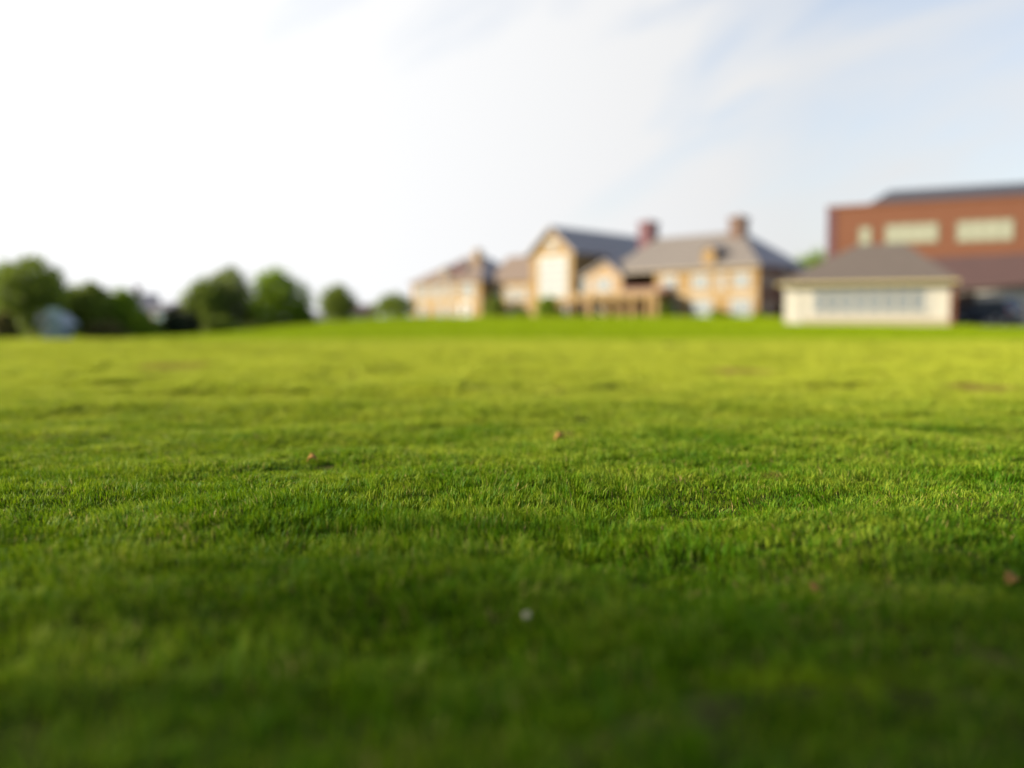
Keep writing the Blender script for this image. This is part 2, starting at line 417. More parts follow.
def field(name, label, x_of_y, y0, y1, tile, n, h0, h1, w, nvar, seed, tilt=1.0, skip=None):
    """one grass object: a cloud of tile centres on the terrain, each carrying one of the small turf sods"""
    g = np.random.default_rng(seed)
    pts = []
    for yy in np.arange(y0+tile/2, y1, tile):
        xa, xb = x_of_y(yy)
        for xx in np.arange(math.floor(xa/tile)*tile+tile/2, xb, tile):
            if skip and skip(xx, yy): continue
            pts.append((xx, yy))
    pts = np.array(pts)
    z = terrain(pts[:, 0], pts[:, 1]); e = tile/2
    dx = (terrain(pts[:, 0]+e, pts[:, 1])-terrain(pts[:, 0]-e, pts[:, 1]))/(2*e)
    dy = (terrain(pts[:, 0], pts[:, 1]+e)-terrain(pts[:, 0], pts[:, 1]-e))/(2*e)
    z = (z + (terrain(pts[:, 0]+e, pts[:, 1])+terrain(pts[:, 0]-e, pts[:, 1])+terrain(pts[:, 0], pts[:, 1]+e)+terrain(pts[:, 0], pts[:, 1]-e))/4)/2
    me = bpy.data.meshes.new(name)
    me.vertices.add(len(pts)); me.vertices.foreach_set('co', np.column_stack([pts, z]).astype(np.float32).ravel())
    rot = np.zeros((len(pts), 3), np.float32)
    rz = g.integers(0, 4, len(pts))*math.pi/2
    for i in range(len(pts)):
        nrm = Vector((-dx[i]*tilt, -dy[i]*tilt, 1)).normalized()
        qt = Vector((0, 0, 1)).rotation_difference(nrm) @ Matrix.Rotation(rz[i], 3, 'Z').to_quaternion()
        rot[i] = qt.to_euler()
    a = me.attributes.new('rot', 'FLOAT_VECTOR', 'POINT'); a.data.foreach_set('vector', rot.ravel())
    hs = np.clip(1.0 + 0.9*vnoise(pts[:, 0]/0.9, pts[:, 1]/0.9, 21) + 0.5*vnoise(pts[:, 0]/0.3, pts[:, 1]/0.3, 22), 0.55, 1.5)
    sc = np.column_stack([np.full(len(pts), 1.03), np.full(len(pts), 1.03), hs]).astype(np.float32)
    a = me.attributes.new('scl', 'FLOAT_VECTOR', 'POINT'); a.data.foreach_set('vector', sc.ravel())
    a = me.attributes.new('idx', 'INT', 'POINT'); a.data.foreach_set('value', g.integers(0, nvar, len(pts)).astype(np.int32))
    o = bpy.data.objects.new(name, me); COL.objects.link(o)
    ng = bpy.data.node_groups.new(name, 'GeometryNodeTree')
    ng.interface.new_socket('Geometry', in_out='INPUT', socket_type='NodeSocketGeometry')
    ng.interface.new_socket('Geometry', in_out='OUTPUT', socket_type='NodeSocketGeometry')
    gi, go = ng.nodes.new('NodeGroupInput'), ng.nodes.new('NodeGroupOutput')
    iop = ng.nodes.new('GeometryNodeInstanceOnPoints'); g2i = ng.nodes.new('GeometryNodeGeometryToInstance')
    for k_ in range(nvar):
        v, q, r = blades(n, tile, h0, h1, w, seed*50+k_)
        src = bpy.data.objects.new('turf_sod', nmesh('turf_sod', v, q, GM, r))
        oi = ng.nodes.new('GeometryNodeObjectInfo'); oi.inputs['Object'].default_value = src
        ng.links.new(oi.outputs['Geometry'], g2i.inputs[0])
    def named(nm, ty):
        x = ng.nodes.new('GeometryNodeInputNamedAttribute'); x.data_type = ty; x.inputs['Name'].default_value = nm
        return x.outputs['Attribute']
    ng.links.new(gi.outputs[0], iop.inputs['Points']); ng.links.new(g2i.outputs[0], iop.inputs['Instance'])
    iop.inputs['Pick Instance'].default_value = True
    ng.links.new(named('idx', 'INT'), iop.inputs['Instance Index'])
    ng.links.new(named('rot', 'FLOAT_VECTOR'), iop.inputs['Rotation'])
    ng.links.new(named('scl', 'FLOAT_VECTOR'), iop.inputs['Scale'])
    ng.links.new(iop.outputs[0], go.inputs[0])
    md = o.modifiers.new('turf', 'NODES'); md.node_group = ng
    return tag(o, label, 'grass', kind='stuff')

def apron(x, y): return y > 56.4 and 30.2 < x < 45
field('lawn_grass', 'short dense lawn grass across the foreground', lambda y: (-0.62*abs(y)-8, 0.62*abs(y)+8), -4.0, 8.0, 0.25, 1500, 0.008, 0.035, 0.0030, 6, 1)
field('pitch_grass', 'mown yellow-green grass of the open playing field', lambda y: (-0.62*y-9, 0.62*y+9), 8.0, 26.0, 0.5, 2600, 0.02, 0.036, 0.005, 5, 2)
field('field_grass', 'mown grass at the far side of the playing field', lambda y: (-0.62*y-12, 0.62*y+12), 26.0, 44.0, 1.0, 3200, 0.022, 0.04, 0.011, 4, 3)
field('bank_grass', 'bright green grass bank rising to the buildings', lambda y: (-0.62*y-16, 0.62*y+16), 44.0, 110.0, 2.0, 3600, 0.03, 0.055, 0.022, 4, 4, skip=apron)

# ------------------------------------------------------------------ the college building of tan brick
class Frame:
    """local frame of a building: x along the front, y back from it, z up from its base"""
    def __init__(self, p, q, z0):
        self.p = np.array(p, float); d = np.array(q, float)-self.p; self.L = float(np.hypot(*d)); self.u = d/self.L
        self.b = np.array([-self.u[1], self.u[0]]); self.z0 = z0; self.ang = math.atan2(self.u[1], self.u[0])
    def w(self, s, b=0): return self.p + self.u*s + self.b*b
    def S(self, px, b=0):
        r = (px-512)/F*0.994; o = self.p + self.b*b
        return float((r*o[1]-o[0])/(self.u[0]-r*self.u[1]))
    def Zp(self, px, py, b=0):
        d = self.w(self.S(px, b), b)[1]
        v = (384-py)/F; p = math.atan(56/F)
        return float(CAMH + d*(v*math.cos(p)-math.sin(p))/(math.cos(p)+v*math.sin(p)) - self.z0)

def window(parent, s0, s1, z0, z1, b, nx=2, ny=2, frame='white', pane='glass', sill=True, axis='front', fw=0.07, sgn=-1):
    """frame with mullions standing just proud of the wall, its pane as sub-part, its stone sill"""
    m = MB()
    def bx(mm, a0, a1, c0, c1, q0, q1):
        d0, d1 = sorted((b+sgn*c0, b+sgn*c1))
        if axis == 'front': mm.box(a0, a1, d0, d1, q0, q1)
        else: mm.box(d0, d1, a0, a1, q0, q1)
    bx(m, s0, s1, -0.05, 0.05, z0, z0+fw); bx(m, s0, s1, -0.05, 0.05, z1-fw, z1)
    bx(m, s0, s0+fw, -0.05, 0.048, z0+fw, z1-fw); bx(m, s1-fw, s1, -0.05, 0.048, z0+fw, z1-fw)
    for i in range(1, nx):
        c = s0+(s1-s0)*i/nx; bx(m, c-fw/2, c+fw/2, -0.05, 0.044, z0+fw, z1-fw)
    for j in range(1, ny):
        c = z0+(z1-z0)*j/ny; bx(m, s0+fw, s1-fw, -0.05, 0.038, c-fw/2.6, c+fw/2.6)
    w = m.build('window', M[frame], parent)
    p = MB(); bx(p, s0+fw*0.5, s1-fw*0.5, -0.03, 0.02, z0+fw*0.5, z1-fw*0.5); p.build('pane', M[pane], w)
    if sill:
        q = MB(); bx(q, s0-0.1, s1+0.1, -0.03, 0.11, z0-0.14, z0-0.003); q.build('sill', M['stone'], w)
        q = MB(); bx(q, s0-0.1, s1+0.1, -0.03, 0.03, z1+0.003, z1+0.2); q.build('lintel', M['stone'], w)
    return w

def hip(s0, s1, b0, b1, z0, z1, r0, r1, ov=0.45, th=0.22):
    m = MB(); s0 -= ov; s1 += ov; b0 -= ov; b1 += ov; bm = (b0+b1)/2
    low = [(s0,b0,z0-th),(s1,b0,z0-th),(s1,b1,z0-th),(s0,b1,z0-th)]; up = [(s0,b0,z0),(s1,b0,z0),(s1,b1,z0),(s0,b1,z0)]
    return m.poly(low+up+[(r0,bm,z1),(r1,bm,z1)], [(3,2,1,0),(0,1,5,4),(1,2,6,5),(2,3,7,6),(3,0,4,7),(4,5,9,8),(5,6,9),(6,7,8,9),(7,4,8)])
def gable_b(s0, s1, b0, b1, z0, z1, ov=0.4, th=0.2, sm=None):
    """gable roof with the ridge running back (along y)"""
    if sm is None: sm = (s0+s1)/2
    k0 = (z1-z0)/(sm-s0); k1 = (z1-z0)/(s1-sm)
    prof = [(s0-ov, z0-ov*k0), (sm, z1), (s1+ov, z0-ov*k1), (s1+ov, z0-ov*k1+th), (sm, z1+th), (s0-ov, z0-ov*k0+th)]
    m = MB(); m.poly([(p, b0-ov, q) for p, q in prof]+[(p, b1+ov, q) for p, q in prof],
        [(0,1,4,5),(1,2,3,4),(11,10,7,6),(10,9,8,7),(0,6,7,1),(1,7,8,2),(2,8,9,3),(3,9,10,4),(4,10,11,5),(5,11,6,0)])
    return m
def gable_s(s0, s1, b0, b1, z0, z1, ov=0.4, th=0.2):
    bm = (b0+b1)/2; k0 = (z1-z0)/(bm-b0)
    prof = [(b0-ov, z0-ov*k0), (bm, z1), (b1+ov, z0-ov*k0), (b1+ov, z0-ov*k0+th), (bm, z1+th), (b0-ov, z0-ov*k0+th)]
    m = MB(); m.poly([(s0-ov, p, q) for p, q in prof]+[(s1+ov, p, q) for p, q in prof],
        [(0,1,4,5),(1,2,3,4),(11,10,7,6),(10,9,8,7),(0,6,7,1),(1,7,8,2),(2,8,9,3),(3,9,10,4),(4,10,11,5),(5,11,6,0)])
    return m
def chimney(parent, s, b, w, z0, z1, mat):
    m = MB(); m.box(s-w/2, s+w/2, b-w/2, b+w/2, z0, z1-0.5); m.box(s-w/2-0.12, s+w/2+0.12, b-w/2-0.12, b+w/2+0.12, z1-0.5, z1-0.2)
    m.box(s-w/2-0.03, s+w/2+0.03, b-w/2-0.03, b+w/2+0.03, z1-0.2, z1)
    c = m.build('chimney', M[mat], parent)
    p = MB()
    p.tube([(s, b, z1-0.01), (s, b, z1+0.35)], [0.2, 0.16], 8)
    p.build('chimney_pot', M['brown'], c); return c

fr = Frame((-17, 150), (30.2, 105), 1.75)
col = empty('college_building', (*fr.p, fr.z0), fr.ang, 'long tan brick mansion with dark slate roofs and chimneys behind the lawn', 'building')
EV = 6.15
# left wing
sA = fr.S(481)
MB().box(0, sA, 0, 12, -1.5, EV).build('wall', M['tan'], col)
rA = hip(0, sA, 0, 12, EV+0.2, 10.8, 7.2, 11.2).build('roof', M['pinkroof'], col)
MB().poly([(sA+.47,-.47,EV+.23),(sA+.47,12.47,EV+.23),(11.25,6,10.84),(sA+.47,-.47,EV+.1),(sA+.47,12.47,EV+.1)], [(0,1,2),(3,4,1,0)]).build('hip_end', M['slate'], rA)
chimney(rA, fr.S(478, 4.5), 4.5, 1.0, 8.0, 11.6, 'tan')
d0, d1 = fr.S(453, 2.2), fr.S(464, 2.2)
MB().box(d0, d1, 1.8, 5.0, 6.8, 9.0).build('dormer', M['purple'], rA)
gable_b(d0, d1, 1.8, 5.0, 8.9, 9.5, 0.2, 0.12).build('dormer_roof', M['slate'], rA)
for a, b_, n in ((417, 427, 2), (432, 441, 2), (446, 453, 2), (461, 474, 3)):
    window(col, fr.S(a), fr.S(b_), 3.9, 5.7, 0, n, 2)
for a, b_ in ((419, 426), (437, 444), (450, 456)):
    window(col, fr.S(a), fr.S(b_), 0.7, 2.5, 0, 2, 2)
dr = MB().box(fr.S(461), fr.S(471), -0.09, 0.02, -0.2, 2.9).build('door', M['white'], col)
MB().box(fr.S(463), fr.S(469), -0.12, -0.07, 0.9, 2.6).build('pane', M['glass'], dr)
MB().box(-0.05, sA+0.05, -0.07, 0.0, 3.15, 3.4).build('string_course', M['stone'], col)
# recessed link between the wing and the hall
sC0, sC1 = fr.S(531, -2), fr.S(573, -2)
MB().box(sA-0.5, sC0+1, 2.5, 11, -1.5, 6.1).build('wall', M['tan'], col)
gable_s(sA-0.2, sC0+1, 2.5, 11, 6.3, 10.2).build('roof', M['pinkroof'], col)
for a, b_ in ((493, 503), (507, 517), (520, 527)):
    window(col, fr.S(a, 2.5), fr.S(b_, 2.5), 3.2, 4.9, 2.5, 2, 2)
    window(col, fr.S(a, 2.5), fr.S(b_, 2.5), 0.5, 2.3, 2.5, 2, 2)
# tall hall: gable to the front, ridge running back
sm = (sC0+sC1)/2; ze, zp = 9.6, 13.0; sl = (zp-ze)/((sC1-sC0)/2)
MB().prism([(sC0, -1.5), (sC1, -1.5), (sC1, ze), (sm, zp), (sC0, ze)], -2, 4, 'y').build('gable_wall', M['tan'], col)
wl_, wr_ = 6.2, 9.6
MB().prism([(sm-wl_, -1.5), (sm+wr_, -1.5), (sm+wr_, zp-sl*wr_), (sm, zp-0.01), (sm-wl_, zp-sl*wl_)], 4.01, 21, 'y').build('hall_wall', M['brown'], col)  # brown puts the shade of the hall's side into the colour
gable_b(sC0, sC1, -2, 4, ze, zp, 0.6, 0.28).build('roof', M['slate'], col)
mm = MB(); th = 0.28
prof = [(sm-wl_-.5, zp-sl*(wl_+.5)), (sm, zp), (sm+wr_+.5, zp-sl*(wr_+.5)), (sm+wr_+.5, zp-sl*(wr_+.5)+th), (sm, zp+th), (sm-wl_-.5, zp-sl*(wl_+.5)+th)]
mm.poly([(p, 4.62, q) for p, q in prof]+[(p, 21.5, q) for p, q in prof], [(0,1,4,5),(1,2,3,4),(11,10,7,6),(10,9,8,7),(0,6,7,1),(1,7,8,2),(2,8,9,3),(3,9,10,4),(4,10,11,5),(5,11,6,0)])
mm.build('roof', M['slate'], col)
window(col, fr.S(539, -2), fr.S(567, -2), 3.3, 8.9, -2, 4, 5, pane='hallglass', frame='white', fw=0.16)
window(col, fr.S(548, -2), fr.S(556, -2), 9.9, 11.1, -2, 2, 2)
dr = MB().box(fr.S(563, -2), fr.S(570, -2), -2.09, -1.98, -0.2, 2.5).build('door', M['dark'], col)
MB().box(fr.S(565, -2), fr.S(568, -2), -2.12, -2.07, 0.9, 2.2).build('pane', M['glass'], dr)
# cream gabled bay
sD0, sD1 = fr.S(577, -1), fr.S(622, -1); sdm = fr.S(606, -1)
MB().prism([(sC1+0.01, -1.5), (sD1, -1.5), (sD1, 5.8), (sdm, 7.8), (sC1+0.01, 5.6)], -1, 8, 'y').build('gable_wall', M['cream'], col)
MB().box(sD1+0.003, sD1+0.06, -0.99, 8, -1.5, 5.7).build('side_wall_shade', M['brown'], col)  # brown slab painting the bay's side as shaded
gable_b(sC1+0.4, sD1, -1, 8, 5.8, 7.8, 0.35, 0.22, sdm).build('roof', M['slate'], col)
for a, b_, n in ((579, 588, 2), (595, 612, 3)):
    window(col, fr.S(a, -1), fr.S(b_, -1), 3.9, 5.6, -1, n, 2)
def dormer(roof, a, c, b, z0, z1, mat):
    d0, d1 = fr.S(a, b), fr.S(c, b)
    dm = MB().prism([(d0, z0), (d1, z0), (d1, z1), ((d0+d1)/2, z1+.7), (d0, z1)], b, b+4, 'y').build('dormer', M[mat], roof)
    gable_b(d0, d1, b, b+4.2, z1, z1+.7, 0.22, 0.13).build('dormer_roof', M['slate'], roof)
    w = (d1-d0); q = MB().box(d0+w*.25, d1-w*.25, b-.05, b+.02, z0+(z1-z0)*.25, z1-.15); q.build('pane', M['glass'], roof)
dormer(rA, 440, 448, 0.6, 6.6, 8.1, 'cream')
# low loggia with piers in front of it
pL, pR = fr.S(573, -3.4), fr.S(657, -3.4)
MB().box(pL, pR, -3.5, -0.95, 2.75, 3.35).build('porch_beam', M['tan'], col)
MB().box(pL-.2, pR+.2, -3.7, -0.9, 3.353, 3.5).build('porch_roof', M['stone'], col)
MB().box(sD1+0.1, pR, -0.9, 0.5, -1.5, 4.2).build('porch_back_wall', M['brown'], col)  # brown tone stands in for shade under the porch
for px in (575, 590, 605, 618, 632, 648, 656):
    s = fr.S(px, -3.4)
    p = MB(); p.box(s-.32, s+.32, -3.45, -2.85, -1.5, 2.75); p.box(s-.42, s+.42, -3.55, -2.75, 2.4, 2.75); p.build('pier', M['tan'], col)
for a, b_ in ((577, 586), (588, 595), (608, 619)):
    window(col, fr.S(a, -1), fr.S(b_, -1), 0.1, 2.4, -1, 2, 2, frame='dark', pane='dark', sill=False)  # dark panes put in to paint the shade behind the piers
dr = MB().box(fr.S(597, -1), fr.S(606, -1), -1.09, -0.98, -0.2, 2.4).build('door', M['door'], col)
MB().box(fr.S(599, -1), fr.S(604, -1), -1.13, -1.07, 0.5, 2.1).build('pane', M['glass'], dr)
# right block
sF = fr.S(655); LF = fr.S(759)
MB().box(sF, LF, 0, 13, -1.5, EV).build('wall', M['tan'], col)
MB().box(LF+0.003, LF+0.05, 0.02, 13, -1.5, EV).build('side_wall_shade', M['brown'], col)  # darker slab: shade on the right end put into colour
MB().box(sF-7.5, sF-0.01, 4.5, 10.5, -1.5, EV).build('wall', M['tan'], col)
rF = hip(sF-8, LF, 0.0, 13, EV+0.2, 11.3, sF-4, LF-6.0).build('roof', M['paleroof'], col)
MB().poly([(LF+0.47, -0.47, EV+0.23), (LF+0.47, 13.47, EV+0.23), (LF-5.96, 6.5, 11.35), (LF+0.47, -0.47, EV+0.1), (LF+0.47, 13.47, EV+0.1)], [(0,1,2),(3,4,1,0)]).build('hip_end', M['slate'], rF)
chimney(rF, fr.S(648, 8), 8, 2.0, 8.5, 13.9, 'purple')
chimney(rF, fr.S(738, 6), 6, 1.8, 9.5, 13.1, 'umber')
d0, d1 = fr.S(702, 0.2), fr.S(714, 0.2)
MB().prism([(d0, 6.5), (d1, 6.5), (d1, 8.5), ((d0+d1)/2, 9.2), (d0, 8.5)], 0.25, 4.4, 'y').build('dormer', M['tan'], rF)
gable_b(d0, d1, 0.25, 4.6, 8.5, 9.2, 0.22, 0.13).build('dormer_roof', M['slate'], rF)
for a, b_, n in ((662, 677, 3), (692, 709, 3), (718, 725, 2), (733, 750, 3)):
    window(col, fr.S(a), fr.S(b_), 3.75, 5.45, 0, n, 2)
for a, b_, n in ((662, 679, 3), (691, 712, 4), (731, 752, 4)):
    window(col, fr.S(a), fr.S(b_), 0.2, 2.4, 0, n, 2)
MB().box(sF+0.05, LF+0.04, -0.06, 0.0, 3.0, 3.2).build('string_course', M['stone'], col)
for bb in (1.6, 5.4, 9.4):
    window(col, bb, bb+1.2, 3.7, 5.4, LF+0.05, 2, 2, axis='side', sgn=1)
    window(col, bb, bb+1.2, 0.6, 2.3, LF+0.05, 2, 2, axis='side', sgn=1)
MB().box(sF-8.3, LF+0.5, -0.62, -0.46, EV+0.02, EV+0.16).build('gutter', M['stone'], col)

# ------------------------------------------------------------------ red brick hall on the right
fb = Frame((0.361*92, 92), (0.5818*84, 84), 1.4)
bk = empty('brick_hall', (*fb.p, fb.z0), fb.ang, 'tall red brick hall with pale window bands on the right', 'building')
Lb = 34.0; Hb = fb.Zp(832, 206)
MB().box(0, Lb, 0, 16, -1.5, Hb-0.3).build('wall', M['red'], bk)
MB().box(-0.55, 0.25, -0.08, 16.05, -1.5, Hb-0.3).build('corner_strip', M['purple'], bk)  # dark strip along the left corner of the hall
MB().box(-0.6, Lb+.1, -0.14, 0.5, Hb-0.297, Hb).build('parapet_coping', M['red'], bk)
r0 = fb.S(868, 1.2); z0 = Hb-0.2
m = MB(); m.poly([(r0,0.9,z0),(Lb,0.9,z0),(Lb,15,z0),(r0,15,z0),(r0,0.9,z0+.35),(Lb,0.9,z0+.35),(Lb,15,z0+.35),(r0,15,z0+.35),(r0+1.6,5,z0+2.1),(Lb-3,5,z0+2.0),(Lb-3,11,z0+2.0),(r0+1.6,11,z0+2.1)],
    [(3,2,1,0),(0,1,5,4),(1,2,6,5),(2,3,7,6),(3,0,4,7),(4,5,9,8),(5,6,10,9),(6,7,11,10),(7,4,8,11),(8,9,10,11)])
m.build('roof', M['metal'], bk)
for a, b_, n, ya, yb in ((858, 870, 1, 227, 245), (884, 937, 4, 223.5, 243), (955, 1012, 4, 220, 241)):
    window(bk, fb.S(a), fb.S(b_), fb.Zp((a+b_)/2, yb), fb.Zp((a+b_)/2, ya), 0, n, 2, pane='curtain', frame='mullion', fw=0.16, sill=False)
a0 = fb.S(1030); window(bk, a0, a0+4.6, fb.Zp(985, 243.5), fb.Zp(985, 217), 0, 4, 2, pane='curtain', frame='mullion', fw=0.16, sill=False)
for s in (2.5, 9.5, 17.0):
    window(bk, s, s+3.5, 1.2, 3.0, 0, 4, 2)

# ------------------------------------------------------------------ cream pavilion
fp = Frame((0.3085*62, 62), (0.4955*58, 58), 0.78)
pv = empty('cream_pavilion', (*fp.p, fp.z0), fp.ang, 'low cream pavilion with hipped grey-brown shingle roof and window row', 'building')
Lp = fp.L
MB().box(0, Lp, 0, 9, -1.2, 2.8).build('wall', M['creamw'], pv)
MB().box(-0.03, Lp+0.03, -0.05, -0.001, -1.2, 0.45).build('plinth', M['stone'], pv)
rp = hip(0, Lp, 0, 9, 2.95, 5.85, 4.6, 7.7, 0.5, 0.2).build('roof', M['taupe'], pv)
MB().box(-0.52, Lp+.52, -0.60, -0.503, 2.76, 2.93).build('fascia', M['fascia'], pv)
a = fp.S(813); b_ = fp.S(926); n = 8
for i in range(n):
    s0 = a+(b_-a)*i/n; s1 = a+(b_-a)*(i+1)/n
    window(pv, s0+0.05, s1-0.05, 0.9, 2.35, 0, 1, 2, sill=False, fw=0.07)
MB().box(a-.1, b_+.1, -0.1, 0.0, 0.74, 0.88).build('sill', M['white'], pv)
MB().box(fp.S(796)-.5, fp.S(796)+.45, -0.06, 0.02, -0.1, 2.1).build('door', M['creamw'], pv)
MB().box(Lp+.06, Lp+.32, -0.1, 0.2, -1.2, 2.69).build('corner_post', M['red'], pv)
MB().box(Lp-1.35, Lp-1.05, -0.03, 0.02, 0.9, 2.2).build('pilaster', M['white'], pv)

# ------------------------------------------------------------------ service wing joined to it, car standing before it
fl = Frame((0.487*68, 68), (0.625*63, 63), 0.9)
sv = empty('service_wing', (*fl.p, fl.z0), fl.ang, 'low grey service wing with red-brown roof behind the parked car', 'building')
MB().box(-2.5, 16, 0, 6, -1.2, 3.0).build('wall', M['creamw'], sv)
gable_s(-3.2, 16, 0, 7, 3.05, 5.2, 0.6, 0.2).build('roof', M['redroof'], sv)
MB().box(0.2, 2.3, -0.08, 0.02, -0.2, 2.4).build('door', M['dark'], sv)
MB().box(2.8, 5.6, -0.09, 0.02, -0.2, 2.3).build('garage_door', M['white'], sv)
window(sv, 6.4, 8.2, 1.0, 2.2, 0, 2, 2)
window(sv, 9.4, 11.2, 1.0, 2.2, 0, 2, 2)

gx, gy = np.meshgrid(np.linspace(30.4, 45, 24), np.linspace(56.6, 68, 20))
gz = terrain(gx, gy)+0.03
ii = (np.arange(19)[:, None]*24+np.arange(23)[None, :]).ravel()
o = bpy.data.objects.new('driveway', nmesh('driveway', np.stack([gx, gy, gz], -1).reshape(-1, 3), np.stack([ii, ii+1, ii+25, ii+24], 1), M['asphalt']))
COL.objects.link(o); tag(o, kind='structure')

def parked_car(x, y, rz):
    """local: +x is the nose, z up"""
    c = empty('parked_car', (x, y, tz(x, y)+0.03), rz, 'dark blue family car parked beside the cream pavilion', 'car')
    prof = [(-2.15,0.35),(-2.2,0.62),(-2.17,0.95),(-2.05,1.08),(-1.2,1.12),(0.9,1.08),(1.75,0.98),(2.12,0.80),(2.2,0.55),(2.12,0.32),(1.78,0.28)]
    def arch(cx): return [(cx+0.38*math.cos(t), 0.33+0.38*math.sin(t)) for t in np.linspace(0, math.pi, 9)]
    lo = prof + arch(1.32) + arch(-1.32)
    MB().prism(lo, -0.88, 0.88, 'y').build('body', M['carpaint'], c, bevel=0.035)
    cab = MB(); cab.poly([(-2.02,-.80,1.07),(1.0,-.80,1.07),(0.25,-.64,1.62),(-1.72,-.64,1.62),(-2.02,.80,1.07),(1.0,.80,1.07),(0.25,.64,1.62),(-1.72,.64,1.62)],
        [(0,1,2,3),(7,6,5,4),(1,5,6,2),(0,3,7,4),(3,2,6,7),(0,4,5,1)])
    cab.build('cabin', M['carglass'], c)
    MB().poly([(-1.8,-.66,1.60),(0.32,-.66,1.60),(0.32,.66,1.60),(-1.8,.66,1.60),(-1.66,-.58,1.68),(0.15,-.58,1.68),(0.15,.58,1.68),(-1.66,.58,1.68)],
        [(3,2,1,0),(4,5,6,7),(0,1,5,4),(1,2,6,5),(2,3,7,6),(3,0,4,7)]).build('car_roof', M['carpaint'], c)
    pl = MB()
    for sy in (-1, 1):
        for (x0, x1) in ((0.97, 0.27), (-0.35, -0.45), (-1.98, -1.70)):
            pl.tube([(x0, sy*.81, 1.07), (x1, sy*.65, 1.63)], [0.045, 0.045], 6)
    pl.build('pillars', M['carpaint'], c)
    for sx in (-1.32, 1.32):
        for sy in (-1, 1):
            y0, y1 = sorted((sy*0.66, sy*0.90))
            w = MB().tube([(sx, y0, 0.33), (sx, y1, 0.33)], [0.33, 0.33], 24).build('wheel', M['tyre'], c)
            MB().tube([(sx, sy*0.895, 0.33), (sx, sy*0.925, 0.33)], [0.21, 0.17], 10).build('rim', M['rim'], w)
    for sy in (-1, 1):
        MB().box(2.02, 2.19, sy*.62-.16, sy*.62+.16, 0.66, 0.80).build('headlight', M['headlamp'], c, bevel=0.02)
        MB().box(-2.235, -2.1, sy*.70-.10, sy*.70+.10, 0.72, 1.0).build('tail_light', M['lamp'], c, bevel=0.02)
        MB().box(0.62, 0.80, sy*.88-.11, sy*.88+.11, 1.04, 1.16).build('mirror', M['carpaint'], c, bevel=0.02)
    MB().box(-2.26, 2.26, -.80, .80, 0.30, 0.46).build('bumper', M['blackplastic'], c, bevel=0.03)
    MB().box(-2.225, -2.19, -.26, .26, 0.74, 0.86).build('number_plate', M['plate'], c)
parked_car(32.9, 61.0, R(112))

# ------------------------------------------------------------------ houses among the trees on the left
def house(px0, px1, d, ytop, yeave, ybase, name, label, wall, roof, cat='house', depth=6.0, rz=0.12, chim=None, wins=()):
    x0, x1 = (px0-512)/F*d, (px1-512)/F*d
    zb = CAMH+(HZ-ybase)/F*d; he = (ybase-yeave)/F*d; hr = (ybase-ytop)/F*d; w = x1-x0
    h = empty(name, (x0, d, zb), rz, label, cat)
    MB().prism([(0, -1), (w, -1), (w, he), (w/2, hr-.12), (0, he)] if chim == 'front' else [(0, -1), (w, -1), (w, he), (0, he)], 0, depth, 'y').build('wall', M[wall], h)
    if chim == 'front': gable_b(0, w, 0, depth, he, hr-.1, 0.3, 0.14).build('roof', M[roof], h)
    else:
        MB().prism([(0.1, he), (depth-.1, he), (depth/2, hr-.15)], 0.02, w-.02, 'x').build('gable_wall', M[wall], h)
        r = gable_s(0, w, 0, depth, he+.02, hr, 0.35, 0.15).build('roof', M[roof], h)
        if chim: chimney(r, w*0.6, depth/2, 0.7, he, hr+1.0, 'pinkroof')
    for f0, f1, q0, q1 in wins:
        window(h, w*f0, w*f1, he*q0, he*q1, 0, 2, 2)
    MB().box(w*.44, w*.44+.9, -.05, .02, -0.1, 2.0).build('door', M['door'], h)
    return h
house(42, 58, 62, 313, 322, 337, 'garden_house', 'pale blue-white gabled house under the large left tree', 'shedwall', 'shedwall', depth=2.2, rz=0.0, chim='front', wins=((.12,.36,.35,.8), (.7,.92,.35,.8)))
house(108, 152, 105, 294, 308, 331, 'village_house', 'grey-roofed house with a pinkish chimney half hidden by the hedge trees', 'grey', 'greyroof', chim=True, rz=0.3, wins=((.1,.3,.5,.85), (.7,.9,.5,.85)))
house(153, 163, 92, 303, 311, 333, 'village_house', 'narrow house with dark roof beside the dark evergreen shrubs', 'umber', 'greyroof', rz=-0.25, wins=((.15,.4,.5,.8),))
house(338, 378, 150, 305, 314, 326, 'village_house', 'far reddish-roofed house between the two smallest trees', 'bluewall', 'redroof', chim=None, rz=0.2, wins=((.1,.25,.3,.75), (.7,.85,.3,.75)))
house(300, 330, 170, 313, 318, 327, 'village_house', 'faint far low house between the round trees', 'grey', 'greyroof', rz=-0.1, wins=((.1,.25,.3,.75), (.7,.85,.3,.75)))

